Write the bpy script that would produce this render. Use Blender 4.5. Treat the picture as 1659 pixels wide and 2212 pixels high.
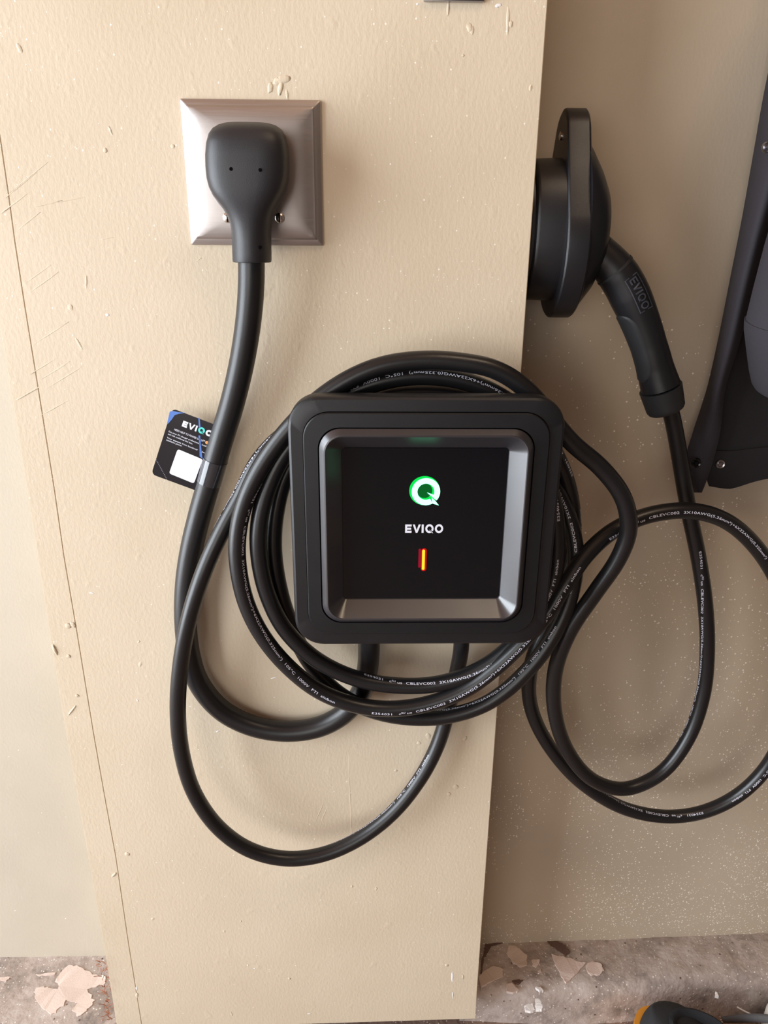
import bpy, bmesh, math, random
from mathutils import Vector, Matrix, noise
random.seed(7)
for _o in list(bpy.data.objects): bpy.data.objects.remove(_o)
S = bpy.context.scene
COL = S.collection
# ------------------------------------------------------------------ camera
IW, IH, FPX = 1659.0, 2212.0, 1600.0
CX, CY = IW / 2, IH / 2
VPX, VPY = 795.0, 5450.0            # where the wall's verticals meet below the picture
CAM = Vector((0.0, -0.677, 1.0))
_d = Vector((VPX - CX, VPY - CY, FPX)).normalized()          # world down, in (right, down, forward)
_x = Vector((1, 0, -_d.x / _d.z)).normalized()               # world X
_y = _x.cross(_d)                                            # world Y (into the wall)
W2C = Matrix((( _x.x, _y.x, -_d.x), (_x.y, _y.y, -_d.y), (_x.z, _y.z, -_d.z)))
C2W = W2C.transposed()
cd = bpy.data.cameras.new('camera'); cam = bpy.data.objects.new('camera', cd); COL.objects.link(cam)
right = C2W @ Vector((1, 0, 0)); down = C2W @ Vector((0, 1, 0)); fwd = C2W @ Vector((0, 0, 1))
cam.matrix_world = Matrix(((right.x, -down.x, -fwd.x, CAM.x), (right.y, -down.y, -fwd.y, CAM.y),
                           (right.z, -down.z, -fwd.z, CAM.z), (0, 0, 0, 1)))
cd.sensor_fit = 'VERTICAL'; cd.sensor_height = 24.0; cd.lens = 24.0 * FPX / IH
cd.clip_start = 0.01
S.camera = cam
def P(px, py, y):                   # the point of the plane at depth y seen at a photograph pixel
    r = C2W @ Vector((px - CX, py - CY, FPX)); return CAM + r * ((y - CAM.y) / r.y)
def PZ(px, py, z):                  # the same for a level plane
    r = C2W @ Vector((px - CX, py - CY, FPX)); return CAM + r * ((z - CAM.z) / r.z)
def PXX(px, py, x):                 # the same for a plane across the wall
    r = C2W @ Vector((px - CX, py - CY, FPX)); return CAM + r * ((x - CAM.x) / r.x)
def PROJ(p):
    c = W2C @ (Vector(p) - CAM); return (c.x / c.z * FPX + CX, c.y / c.z * FPX + CY)
# ------------------------------------------------------------------ world, lights, exposure
wd = bpy.data.worlds.new('world'); S.world = wd; wd.use_nodes = True
wd.node_tree.nodes['Background'].inputs[0].default_value = (0.72, 0.86, 1.0, 1)
wd.node_tree.nodes['Background'].inputs[1].default_value = 0.6
def area(name, loc, target, sx, sy, power, col):
    l = bpy.data.lights.new(name, 'AREA'); l.shape = 'RECTANGLE'; l.size = sx; l.size_y = sy
    l.energy = power; l.color = col
    o = bpy.data.objects.new(name, l); COL.objects.link(o); o.location = loc
    o.rotation_euler = (Vector(target) - Vector(loc)).to_track_quat('-Z', 'Y').to_euler()
    return o
area('daylight_side_door', (-2.05, -0.98, 1.02), (0.3, -0.98, 1.02), 1.8, 2.04, 108, (0.88, 0.94, 1.0))
area('back_fill', (-0.9, -4.1, 0.95), (0.0, 0.0, 0.8), 3.6, 1.8, 66, (1.0, 0.97, 0.92))  # added frontal fill behind the camera, stands in for room bounce
area('ceiling_lamp', (0.55, -0.85, 2.3), (0.3, 0, 0.9), 0.4, 0.4, 4.5, (1.0, 0.80, 0.58))
S.view_settings.view_transform = 'Standard'; S.view_settings.look = 'None'
S.view_settings.gamma = 1.0; S.view_settings.use_curve_mapping = False
S.view_settings.exposure = 0.17
# ------------------------------------------------------------------ materials
def newmat(name):
    m = bpy.data.materials.new(name); m.use_nodes = True
    nt = m.node_tree; return m, nt, nt.nodes['Principled BSDF']
def N(nt, t, **kw):
    n = nt.nodes.new(t)
    for k, v in kw.items():
        if k.startswith('i_'): n.inputs[k[2:].replace('_', ' ')].default_value = v
        else: setattr(n, k, v)
    return n
def plain(name, col, rough=0.5, metal=0.0, spec=0.5, bump=0.0, bscale=800.0, var=0.0, coat=0.0):
    m, nt, b = newmat(name)
    b.inputs['Base Color'].default_value = (*col, 1); b.inputs['Roughness'].default_value = rough
    b.inputs['Metallic'].default_value = metal; b.inputs['Specular IOR Level'].default_value = spec
    b.inputs['Coat Weight'].default_value = coat; b.inputs['Coat Roughness'].default_value = 0.05
    tc = N(nt, 'ShaderNodeTexCoord')
    nz = N(nt, 'ShaderNodeTexNoise'); nz.inputs['Scale'].default_value = bscale; nz.inputs['Detail'].default_value = 3
    nt.links.new(tc.outputs['Object'], nz.inputs['Vector'])
    if bump > 0:
        bp = N(nt, 'ShaderNodeBump'); bp.inputs['Strength'].default_value = bump; bp.inputs['Distance'].default_value = 0.0006
        nt.links.new(nz.outputs['Fac'], bp.inputs['Height']); nt.links.new(bp.outputs[0], b.inputs['Normal'])
    n2 = N(nt, 'ShaderNodeTexNoise'); n2.inputs['Scale'].default_value = 35; n2.inputs['Detail'].default_value = 4
    nt.links.new(tc.outputs['Object'], n2.inputs['Vector'])
    mr = N(nt, 'ShaderNodeMapRange'); mr.inputs['To Min'].default_value = max(rough - 0.06, 0.02); mr.inputs['To Max'].default_value = min(rough + 0.06, 1)
    nt.links.new(n2.outputs['Fac'], mr.inputs['Value']); nt.links.new(mr.outputs[0], b.inputs['Roughness'])
    if var > 0:
        mx = N(nt, 'ShaderNodeMix', data_type='RGBA')
        mx.inputs['A'].default_value = (*[c * (1 - var) for c in col], 1); mx.inputs['B'].default_value = (*[min(1, c * (1 + var)) for c in col], 1)
        nt.links.new(n2.outputs['Fac'], mx.inputs['Factor']); nt.links.new(mx.outputs['Result'], b.inputs['Base Color'])
    return m
def emit(name, col, strength):
    m, nt, b = newmat(name)
    b.inputs['Base Color'].default_value = (0.0, 0.0, 0.0, 1); b.inputs['Specular IOR Level'].default_value = 0.1
    b.inputs['Emission Color'].default_value = (*col, 1); b.inputs['Emission Strength'].default_value = strength
    return m
def specks(nt, vec, scale, radius, keep, seed=0.0):
    """small round flecks: 1 inside a kept voronoi cell's dot"""
    v = N(nt, 'ShaderNodeTexVoronoi'); v.inputs['Scale'].default_value = scale
    nt.links.new(vec, v.inputs['Vector'])
    lt = N(nt, 'ShaderNodeMapRange'); lt.inputs['From Min'].default_value = radius; lt.inputs['From Max'].default_value = radius * 0.45
    nt.links.new(v.outputs['Distance'], lt.inputs['Value'])
    sp = N(nt, 'ShaderNodeSeparateColor'); nt.links.new(v.outputs['Color'], sp.inputs[0])
    gt = N(nt, 'ShaderNodeMath', operation='GREATER_THAN')
    nt.links.new(sp.outputs[0], gt.inputs[0])
    if isinstance(keep, float): gt.inputs[1].default_value = 1 - keep
    else:
        inv = N(nt, 'ShaderNodeMath', operation='SUBTRACT'); inv.inputs[0].default_value = 1.0
        nt.links.new(keep, inv.inputs[1]); nt.links.new(inv.outputs[0], gt.inputs[1])
    mu = N(nt, 'ShaderNodeMath', operation='MULTIPLY')
    nt.links.new(lt.outputs[0], mu.inputs[0]); nt.links.new(gt.outputs[0], mu.inputs[1])
    return mu.outputs[0]
def paint(name, col, col2, rough, keep, bump=0.5, density=None, dark=0.0, lump=0.004, dotr=0.2):
    """old wall paint: orange peel, lumps, pale chips and painted-in glints"""
    m, nt, b = newmat(name); L = nt.links.new
    tc = N(nt, 'ShaderNodeTexCoord'); vec = tc.outputs['Object']
    n1 = N(nt, 'ShaderNodeTexNoise'); n1.inputs['Scale'].default_value = 7; n1.inputs['Detail'].default_value = 5; L(vec, n1.inputs['Vector'])
    mr = N(nt, 'ShaderNodeMapRange'); mr.inputs['From Min'].default_value = 0.35; mr.inputs['From Max'].default_value = 0.65; L(n1.outputs['Fac'], mr.inputs['Value'])
    mx = N(nt, 'ShaderNodeMix', data_type='RGBA'); mx.inputs['A'].default_value = (*col, 1); mx.inputs['B'].default_value = (*col2, 1)
    L(mr.outputs[0], mx.inputs['Factor'])
    kp = keep
    if density is not None:
        nd = N(nt, 'ShaderNodeTexNoise'); nd.inputs['Scale'].default_value = density[0]; nd.inputs['Detail'].default_value = 3; L(vec, nd.inputs['Vector'])
        sx = N(nt, 'ShaderNodeSeparateXYZ'); L(vec, sx.inputs[0])
        gz = N(nt, 'ShaderNodeMapRange'); gz.inputs['From Min'].default_value = density[1]; gz.inputs['From Max'].default_value = density[2]
        gz.inputs['To Min'].default_value = density[3]; gz.inputs['To Max'].default_value = density[4]; L(sx.outputs['Z'], gz.inputs['Value'])
        km = N(nt, 'ShaderNodeMapRange'); km.inputs['From Min'].default_value = 0.35; km.inputs['From Max'].default_value = 0.75; km.inputs['To Max'].default_value = 1.0
        L(nd.outputs['Fac'], km.inputs['Value'])
        ml = N(nt, 'ShaderNodeMath', operation='MULTIPLY'); L(km.outputs[0], ml.inputs[0]); L(gz.outputs[0], ml.inputs[1])
        kp = ml.outputs[0]
    s1 = specks(nt, vec, 210, dotr, kp)  # pale dots: paint chips, and glints of the bumpy gloss painted in
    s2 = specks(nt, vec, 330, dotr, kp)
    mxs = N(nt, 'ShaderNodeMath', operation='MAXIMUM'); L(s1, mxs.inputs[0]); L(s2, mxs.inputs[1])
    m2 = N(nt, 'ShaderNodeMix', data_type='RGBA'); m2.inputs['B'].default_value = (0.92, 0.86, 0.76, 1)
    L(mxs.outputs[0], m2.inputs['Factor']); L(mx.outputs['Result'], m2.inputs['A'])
    out = m2.outputs['Result']
    if dark > 0:
        s3 = specks(nt, vec, 38, 0.10, dark)
        m3 = N(nt, 'ShaderNodeMix', data_type='RGBA'); m3.inputs['B'].default_value = (0.16, 0.12, 0.09, 1)
        L(s3, m3.inputs['Factor']); L(out, m3.inputs['A']); out = m3.outputs['Result']
    L(out, b.inputs['Base Color']); b.inputs['Roughness'].default_value = rough; b.inputs['Specular IOR Level'].default_value = 0.35
    # relief
    n3 = N(nt, 'ShaderNodeTexNoise'); n3.inputs['Scale'].default_value = 260; n3.inputs['Detail'].default_value = 3
    mp = N(nt, 'ShaderNodeMapping'); mp.inputs['Scale'].default_value = (1.3, 1, 0.7); L(vec, mp.inputs[0]); L(mp.outputs[0], n3.inputs['Vector'])
    n4 = N(nt, 'ShaderNodeTexNoise'); n4.inputs['Scale'].default_value = 60; n4.inputs['Detail'].default_value = 2; L(vec, n4.inputs['Vector'])
    pw = N(nt, 'ShaderNodeMapRange'); pw.inputs['From Min'].default_value = 0.62; pw.inputs['From Max'].default_value = 0.8; L(n4.outputs['Fac'], pw.inputs['Value'])
    ad = N(nt, 'ShaderNodeMath', operation='MULTIPLY_ADD'); L(pw.outputs[0], ad.inputs[0]); ad.inputs[1].default_value = 0.9; L(n3.outputs['Fac'], ad.inputs[2])
    a2 = N(nt, 'ShaderNodeMath', operation='MULTIPLY_ADD'); L(mxs.outputs[0], a2.inputs[0]); a2.inputs[1].default_value = 0.5; L(ad.outputs[0], a2.inputs[2])
    bp = N(nt, 'ShaderNodeBump'); bp.inputs['Strength'].default_value = bump; bp.inputs['Distance'].default_value = lump * 0.25
    L(a2.outputs[0], bp.inputs['Height']); L(bp.outputs[0], b.inputs['Normal'])
    return m
M = {}
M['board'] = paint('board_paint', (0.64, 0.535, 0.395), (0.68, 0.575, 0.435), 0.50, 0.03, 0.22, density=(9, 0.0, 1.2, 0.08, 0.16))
M['wall_r'] = paint('recess_paint', (0.47, 0.39, 0.295), (0.51, 0.425, 0.325), 0.42, 0.02, 0.18, density=(6, 0.05, 1.15, 1.15, -0.10), dotr=0.27)  # gloss glints painted as pale dots, denser low down
M['wall_l'] = paint('recess_paint_plain', (0.50, 0.445, 0.36), (0.54, 0.48, 0.39), 0.5, 0.004, 0.15, dark=0.10)
M['ceil'] = plain('ceiling_boards', (0.34, 0.17, 0.085), 0.8, var=0.2)
M['far'] = plain('far_wall_paint', (0.14, 0.11, 0.09), 0.8, var=0.1)
def concrete(name, base, light, redness=0.0):
    m, nt, b = newmat(name); L = nt.links.new
    tc = N(nt, 'ShaderNodeTexCoord'); vec = tc.outputs['Object']
    n1 = N(nt, 'ShaderNodeTexNoise'); n1.inputs['Scale'].default_value = 18; n1.inputs['Detail'].default_value = 8; n1.inputs['Roughness'].default_value = 0.7; L(vec, n1.inputs['Vector'])
    cr = N(nt, 'ShaderNodeValToRGB'); cr.color_ramp.elements[0].position = 0.33; cr.color_ramp.elements[0].color = (*[c * 0.45 for c in base], 1)
    cr.color_ramp.elements[1].position = 0.68; cr.color_ramp.elements[1].color = (*light, 1)
    e = cr.color_ramp.elements.new(0.5); e.color = (*base, 1)
    L(n1.outputs['Fac'], cr.inputs[0])
    s1 = specks(nt, vec, 260, 0.28, 0.30)
    mx = N(nt, 'ShaderNodeMix', data_type='RGBA'); mx.inputs['B'].default_value = (0.80, 0.74, 0.68, 1); L(s1, mx.inputs['Factor']); L(cr.outputs[0], mx.inputs['A'])
    s2 = specks(nt, vec, 120, 0.22, 0.14)
    m2 = N(nt, 'ShaderNodeMix', data_type='RGBA'); m2.inputs['B'].default_value = (0.10, 0.06, 0.045, 1); L(s2, m2.inputs['Factor']); L(mx.outputs['Result'], m2.inputs['A'])
    L(m2.outputs['Result'], b.inputs['Base Color']); b.inputs['Roughness'].default_value = 0.75
    n3 = N(nt, 'ShaderNodeTexNoise'); n3.inputs['Scale'].default_value = 150; n3.inputs['Detail'].default_value = 6; L(vec, n3.inputs['Vector'])
    bp = N(nt, 'ShaderNodeBump'); bp.inputs['Strength'].default_value = 0.7; bp.inputs['Distance'].default_value = 0.002; L(n3.outputs['Fac'], bp.inputs['Height']); L(bp.outputs[0], b.inputs['Normal'])
    return m
M['curb'] = concrete('curb_concrete', (0.42, 0.345, 0.305), (0.55, 0.48, 0.445))
M['floor'] = concrete('floor_grime', (0.23, 0.15, 0.115), (0.33, 0.25, 0.20))
M['flake'] = plain('paint_flake', (0.68, 0.55, 0.49), 0.6, bump=0.5, bscale=500, var=0.12)
M['grime'] = plain('dark_grime', (0.13, 0.075, 0.06), 0.9, bump=0.8, bscale=400, var=0.3)
M['flake_white'] = plain('white_paint_flake', (0.86, 0.82, 0.80), 0.6, bump=0.4)
M['plastic'] = plain('black_plastic', (0.009, 0.0088, 0.0108), 0.37, bump=0.12, bscale=2500)
M['panel'] = plain('black_plastic_smooth', (0.005, 0.0055, 0.0075), 0.42, bump=0.06, bscale=2500)
M['bezel'] = plain('bezel_plastic', (0.026, 0.025, 0.030), 0.30, spec=1.0)
M['gap'] = plain('black_gap', (0.002, 0.002, 0.002), 0.9, spec=0.05)
M['glass'] = plain('display_glass', (0.004, 0.0048, 0.0065), 0.10, spec=0.4)
M['cable'] = plain('cable_jacket', (0.010, 0.0095, 0.0105), 0.32, bump=0.10, bscale=900)
M['cord'] = plain('power_cord_jacket', (0.012, 0.0115, 0.013), 0.34, bump=0.10, bscale=900)
M['rubber'] = plain('plug_rubber', (0.020, 0.0195, 0.023), 0.42, bump=0.15, bscale=1800)
M['grip'] = plain('grip_rubber', (0.013, 0.014, 0.016), 0.55, bump=0.2, bscale=2500)
M['emboss'] = plain('embossed_mark', (0.045, 0.05, 0.065), 0.45)
M['print'] = plain('cable_print', (0.62, 0.62, 0.72), 0.6)
M['white'] = plain('white_print', (0.80, 0.82, 0.92), 0.6)
M['teal'] = plain('teal_print', (0.10, 0.72, 0.68), 0.5)
M['orange_print'] = plain('orange_print', (0.85, 0.36, 0.12), 0.5)
M['card_blue'] = plain('card_blue', (0.10, 0.22, 0.62), 0.15)
M['card'] = plain('tag_card', (0.012, 0.013, 0.018), 0.10, coat=0.5)
M['card_edge'] = plain('tag_film', (0.03, 0.03, 0.035), 0.12, coat=0.6)
M['screw'] = plain('screw_steel', (0.75, 0.70, 0.66), 0.22, 1.0)
M['snap'] = plain('snap_metal', (0.42, 0.41, 0.43), 0.3, 1.0)
M['cloth'] = plain('jacket_cloth', (0.028, 0.024, 0.031), 0.85, bump=0.5, bscale=2200, var=0.12)
M['lining'] = plain('jacket_lining', (0.012, 0.0105, 0.014), 0.9, bump=0.4, bscale=2200)
M['shoe'] = plain('shoe_fabric', (0.014, 0.0135, 0.015), 0.8, bump=0.6, bscale=1500, var=0.2)
M['shoe_in'] = plain('shoe_collar', (0.010, 0.010, 0.012), 0.95, bump=0.6, bscale=1500)
M['orange'] = plain('orange_sole', (0.82, 0.34, 0.035), 0.5)
M['shoe_grey'] = plain('grey_knit', (0.10, 0.098, 0.105), 0.8, bump=0.6, bscale=900)
M['shoe_white'] = plain('white_toe', (0.70, 0.66, 0.60), 0.6)
M['straw'] = plain('pale_stalk', (0.62, 0.55, 0.48), 0.5)
M['fiber'] = plain('rust_fiber', (0.34, 0.12, 0.06), 0.8)
M['logo'] = emit('lit_logo', (0.22, 1.0, 0.55), 3.6)
M['logo_ghost'] = emit('logo_ghost_emit', (0.0, 0.75, 0.07), 1.0)  # emblem's ghost on the glass, as an emissive colour
M['logo_dim'] = emit('logo_inner_glow', (0.0, 0.75, 0.10), 0.14)
M['bar_hot'] = emit('lit_bar', (1.0, 0.55, 0.02), 1.5)
M['bar_red'] = emit('lit_bar_rim', (0.85, 0.005, 0.01), 0.65)
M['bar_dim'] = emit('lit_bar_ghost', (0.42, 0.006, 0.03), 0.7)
def brushed():
    m, nt, b = newmat('brushed_steel'); L = nt.links.new
    b.inputs['Base Color'].default_value = (0.46, 0.42, 0.405, 1); b.inputs['Metallic'].default_value = 1; b.inputs['Roughness'].default_value = 0.27
    tc = N(nt, 'ShaderNodeTexCoord'); mp = N(nt, 'ShaderNodeMapping'); mp.inputs['Scale'].default_value = (25, 200, 1800); L(tc.outputs['Object'], mp.inputs[0])
    nz = N(nt, 'ShaderNodeTexNoise'); nz.inputs['Scale'].default_value = 1.0; nz.inputs['Detail'].default_value = 2; L(mp.outputs[0], nz.inputs['Vector'])
    bp = N(nt, 'ShaderNodeBump'); bp.inputs['Strength'].default_value = 0.12; bp.inputs['Distance'].default_value = 0.0003
    L(nz.outputs['Fac'], bp.inputs['Height']); L(bp.outputs[0], b.inputs['Normal'])
    mr = N(nt, 'ShaderNodeMapRange'); mr.inputs['To Min'].default_value = 0.36; mr.inputs['To Max'].default_value = 0.52; L(nz.outputs['Fac'], mr.inputs['Value']); L(mr.outputs[0], b.inputs['Roughness'])
    return m
M['steel'] = brushed()
# ------------------------------------------------------------------ helpers
def sharpen(bm, deg=32):
    a = math.radians(deg)
    for f in bm.faces: f.smooth = True
    for e in bm.edges:
        if len(e.link_faces) == 2 and e.calc_face_angle(0) > a: e.smooth = False
def obj(name, bm, mat, parent=None, smooth=32, recalc=True):
    if recalc: bmesh.ops.recalc_face_normals(bm, faces=bm.faces[:])
    if smooth: sharpen(bm, smooth)
    me = bpy.data.meshes.new(name); bm.to_mesh(me); bm.free()
    me.materials.append(M[mat])
    o = bpy.data.objects.new(name, me); COL.objects.link(o)
    if parent is not None:
        o.parent = parent; o.matrix_parent_inverse = PINV.get(parent.name, Matrix())
    return o
PINV = {}
def thing(name, label, cat, loc, group=None):
    o = bpy.data.objects.new(name, None); COL.objects.link(o); o.location = loc; o.empty_display_size = 0.02
    o['label'] = label; o['category'] = cat
    if group: o['group'] = group
    PINV[o.name] = Matrix.Translation(-Vector(loc))
    return o
def struct(name, bm, mat, label=None):
    o = obj(name, bm, mat); o['kind'] = 'structure'
    if label: o['label'] = label
    return o
def box(bm, x0, x1, y0, y1, z0, z1, bev=0.0):
    vs = [bm.verts.new((x, y, z)) for x in (x0, x1) for y in (y0, y1) for z in (z0, z1)]
    fs = [bm.faces.new([vs[i] for i in q]) for q in ((0, 1, 3, 2), (4, 6, 7, 5), (0, 4, 5, 1), (2, 3, 7, 6), (0, 2, 6, 4), (1, 5, 7, 3))]
    if bev > 0:
        es = {e for f in fs for e in f.edges}
        bmesh.ops.bevel(bm, geom=list(es), offset=bev, segments=2, affect='EDGES', profile=0.5)
def loft(bm, loops, cap0=True, cap1=True, closed=True):
    rows = [[bm.verts.new(p) for p in lp] for lp in loops]
    n = len(rows[0])
    for a, b in zip(rows, rows[1:]):
        for i in range(n if closed else n - 1):
            j = (i + 1) % n
            bm.faces.new((a[i], a[j], b[j], b[i]))
    if cap0: bm.faces.new(rows[0][::-1])
    if cap1: bm.faces.new(rows[-1])
    return rows
def rrect(hw, hh, r, n=8):
    """rounded rectangle loop in 2D"""
    r = max(min(r, hw, hh), 1e-5); out = []
    for cx, cz, a0 in ((hw - r, hh - r, 0), (-(hw - r), hh - r, 90), (-(hw - r), -(hh - r), 180), (hw - r, -(hh - r), 270)):
        for k in range(n + 1):
            a = math.radians(a0 + 90 * k / n); out.append((cx + r * math.cos(a), cz + r * math.sin(a)))
    return out
def catmull(pts, step=0.004):
    """smooth chain through control points, evenly spaced"""
    v = [Vector(p) for p in pts]
    v = [2 * v[0] - v[1]] + v + [2 * v[-1] - v[-2]]
    out = []
    for i in range(1, len(v) - 2):
        p0, p1, p2, p3 = v[i - 1:i + 3]
        t0 = 0; t1 = t0 + max((p1 - p0).length, 1e-6) ** 0.5; t2 = t1 + max((p2 - p1).length, 1e-6) ** 0.5; t3 = t2 + max((p3 - p2).length, 1e-6) ** 0.5
        n = 14
        for k in range(n):
            t = t1 + (t2 - t1) * k / n
            a1 = (t1 - t) / (t1 - t0) * p0 + (t - t0) / (t1 - t0) * p1
            a2 = (t2 - t) / (t2 - t1) * p1 + (t - t1) / (t2 - t1) * p2
            a3 = (t3 - t) / (t3 - t2) * p2 + (t - t2) / (t3 - t2) * p3
            b1 = (t2 - t) / (t2 - t0) * a1 + (t - t0) / (t2 - t0) * a2
            b2 = (t3 - t) / (t3 - t1) * a2 + (t - t1) / (t3 - t1) * a3
            out.append((t2 - t) / (t2 - t1) * b1 + (t - t1) / (t2 - t1) * b2)
    out.append(v[-2].copy())
    # smooth and resample
    for _ in range(6):
        out = [out[0]] + [(out[i - 1] + out[i] * 2 + out[i + 1]) / 4 for i in range(1, len(out) - 1)] + [out[-1]]
    L = [0.0]
    for a, b in zip(out, out[1:]): L.append(L[-1] + (b - a).length)
    n = max(2, int(L[-1] / step)); res = []; j = 0
    for k in range(n + 1):
        s = L[-1] * k / n
        while j < len(L) - 2 and L[j + 1] < s: j += 1
        t = (s - L[j]) / max(L[j + 1] - L[j], 1e-9)
        res.append(out[j].lerp(out[j + 1], min(max(t, 0), 1)))
    return res
class Path:
    def __init__(self, pts):
        self.p = pts; n = len(pts); self.s = [0.0]
        for a, b in zip(pts, pts[1:]): self.s.append(self.s[-1] + (b - a).length)
        self.T = [(pts[min(i + 1, n - 1)] - pts[max(i - 1, 0)]).normalized() for i in range(n)]
        self.N = []
        for t in self.T:                                   # outward: away from the wall
            nn = Vector((0, -1, 0)); nn -= t * nn.dot(t)
            self.N.append(nn.normalized())
        self.B = [a.cross(b).normalized() for a, b in zip(self.N, self.T)]
    def at(self, s):
        s = min(max(s, 0), self.s[-1] - 1e-6); lo, hi = 0, len(self.s) - 1
        while hi - lo > 1:
            m = (lo + hi) // 2
            if self.s[m] <= s: lo = m
            else: hi = m
        t = (s - self.s[lo]) / max(self.s[hi] - self.s[lo], 1e-9)
        f = lambda A: A[lo].lerp(A[hi], t)
        return f(self.p), f(self.T).normalized(), f(self.N).normalized(), f(self.B).normalized()
    def near(self, px, py, s0=0, s1=1e9):
        best = (1e9, 0)
        for q, s in zip(self.p, self.s):
            if s0 <= s <= s1:
                u, v = PROJ(q); d = (u - px) ** 2 + (v - py) ** 2
                if d < best[0]: best = (d, s)
        return best[1]
def tube(bm, path, rad, seg=20, ov=1.0, cap=True):
    """rad: number or function of s"""
    loops = []
    for p, t, nn, b, s in zip(path.p, path.T, path.N, path.B, path.s):
        r = rad(s) if callable(rad) else rad
        loops.append([p + (math.cos(2 * math.pi * k / seg) * nn + math.sin(2 * math.pi * k / seg) * b * ov) * r for k in range(seg)])
    loft(bm, loops, cap, cap)
_textcache = {}
def textmesh(s, bold=0.0, wide=1.0):
    k = (s, bold, wide)
    if k not in _textcache:
        cu = bpy.data.curves.new('t', 'FONT'); cu.body = s; cu.resolution_u = 3; cu.offset = bold; cu.space_character = 1.06
        o = bpy.data.objects.new('t', cu); COL.objects.link(o)
        dg = bpy.context.evaluated_depsgraph_get(); ev = o.evaluated_get(dg); me = ev.to_mesh()
        vs = [(v.co.x * wide, v.co.y) for v in me.vertices]; fs = [tuple(p.vertices) for p in me.polygons]
        ev.to_mesh_clear(); bpy.data.objects.remove(o); bpy.data.curves.remove(cu)
        _textcache[k] = (vs, fs)
    return _textcache[k]
def ring2(cx, cy, r0, r1, a0=0, a1=360, n=28):
    """annulus sector as 2D quads"""
    vs, fs = [], []
    for k in range(n + 1):
        a = math.radians(a0 + (a1 - a0) * k / n)
        vs += [(cx + r0 * math.cos(a), cy + r0 * math.sin(a)), (cx + r1 * math.cos(a), cy + r1 * math.sin(a))]
    for k in range(n): fs.append((2 * k, 2 * k + 1, 2 * k + 3, 2 * k + 2))
    return vs, fs
def merge2(parts):
    V, F = [], []
    for vs, fs in parts:
        o = len(V); V += vs; F += [tuple(i + o for i in f) for f in fs]
    return V, F
def rect2(x0, y0, x1, y1): return [(x0, y0), (x1, y0), (x1, y1), (x0, y1)], [(0, 1, 2, 3)]
def poly2(*p): return list(p), [tuple(range(len(p)))]
def letter(c, w=0.24):
    """geometric bold capitals, height 1; returns 2D mesh and advance"""
    if c == 'E': return merge2([rect2(0, 0, w, 1), rect2(w, 0, .82, w), rect2(w, .5 - w / 2, .76, .5 + w / 2), rect2(w, 1 - w, .82, 1)]), 0.96
    if c == 'V': return merge2([poly2((0, 1), (.40, 0), (.62, 0), (.50, .32), (.27, 1)), poly2((.50, .32), (.62, 0), (1.02, 1), (.76, 1))]), 1.14
    if c == 'I': return rect2(0, 0, .26, 1), 0.46
    if c == 'O': return ring2(.53, .5, .53 - w, .53), 1.12
    if c == 'Q': return merge2([ring2(.53, .5, .53 - w, .53, -36, 305), poly2((.50, .38), (.80, .22), (1.02, -.06), (.80, .02))]), 1.22
def word(s, w=0.24, which=None):
    parts, x = [], 0
    for c in s:
        (vs, fs), adv = letter(c, w)
        if which is None or c in which: parts.append(([(a + x, b) for a, b in vs], fs))
        x += adv
    return merge2(parts) + (x - 0.1,)
def flat(bm, V, F, fn, thick=None):
    """2D mesh mapped by fn(u,v,h) to space, as a thin slab when thick is given"""
    vs = [bm.verts.new(fn(u, v, 0.0)) for u, v in V]
    for f in F:
        try: bm.faces.new([vs[i] for i in f])
        except ValueError: pass
    if thick:
        r = bmesh.ops.solidify(bm, geom=bm.faces[:], thickness=thick)
# ------------------------------------------------------------------ setting
RW = 0.100                                   # depth of the recesses beside the board
# back wall of the bay, cut in two by the post: left and right pieces
bm = bmesh.new(); box(bm, -2.03, -0.25, RW, RW + 0.08, 0.0, 2.45); struct('wall_left', bm, 'wall_l', 'pale painted wall recessed left of the board')
bm = bmesh.new(); box(bm, 0.08, 2.2, RW, RW + 0.08, 0.0, 2.45); struct('wall_right', bm, 'wall_r', 'tan wall with painted glints recessed right of the board')
# board on its post
XR = 0.140
crack_px = [(-40, 60), (2, 307), (20, 430), (32, 520), (52, 650), (92, 897), (118, 1060), (138, 1200), (165, 1358), (203, 1589), (228, 1730), (250, 1849), (278, 2040), (295, 2145), (306, 2212)]
crack = [P(x, y, 0.0) for x, y in crack_px]
crack = [Vector((crack[0].x, 0, 2.45))] + crack + [Vector((crack[-1].x, 0, 0.034))]
def strip_mesh(bm, left, right_, y0, y1, bev):
    fr = [[bm.verts.new((l.x, y0, l.z)), bm.verts.new((r.x, y0, r.z))] for l, r in zip(left, right_)]
    bk = [[bm.verts.new((l.x, y1, l.z)), bm.verts.new((r.x, y1, r.z))] for l, r in zip(left, right_)]
    for i in range(len(fr) - 1):
        bm.faces.new((fr[i][0], fr[i][1], fr[i + 1][1], fr[i + 1][0]))
        bm.faces.new((bk[i][1], bk[i][0], bk[i + 1][0], bk[i + 1][1]))
        bm.faces.new((bk[i][0], fr[i][0], fr[i + 1][0], bk[i + 1][0]))
        bm.faces.new((fr[i][1], bk[i][1], bk[i + 1][1], fr[i + 1][1]))
    for i in (0, -1): bm.faces.new((fr[i][0], bk[i][0], bk[i][1], fr[i][1]))
    bmesh.ops.recalc_face_normals(bm, faces=bm.faces[:])
    es = [e for e in bm.edges if e.calc_face_angle(0) > 1.0]
    bmesh.ops.bevel(bm, geom=es, offset=bev, segments=2, affect='EDGES')
GAP = 0.0002
bm = bmesh.new()
strip_mesh(bm, [Vector((c.x + GAP, 0, c.z)) for c in crack], [Vector((XR, 0, max(c.z, .045))) for c in crack], 0.0, 0.019, 0.0006)
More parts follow.
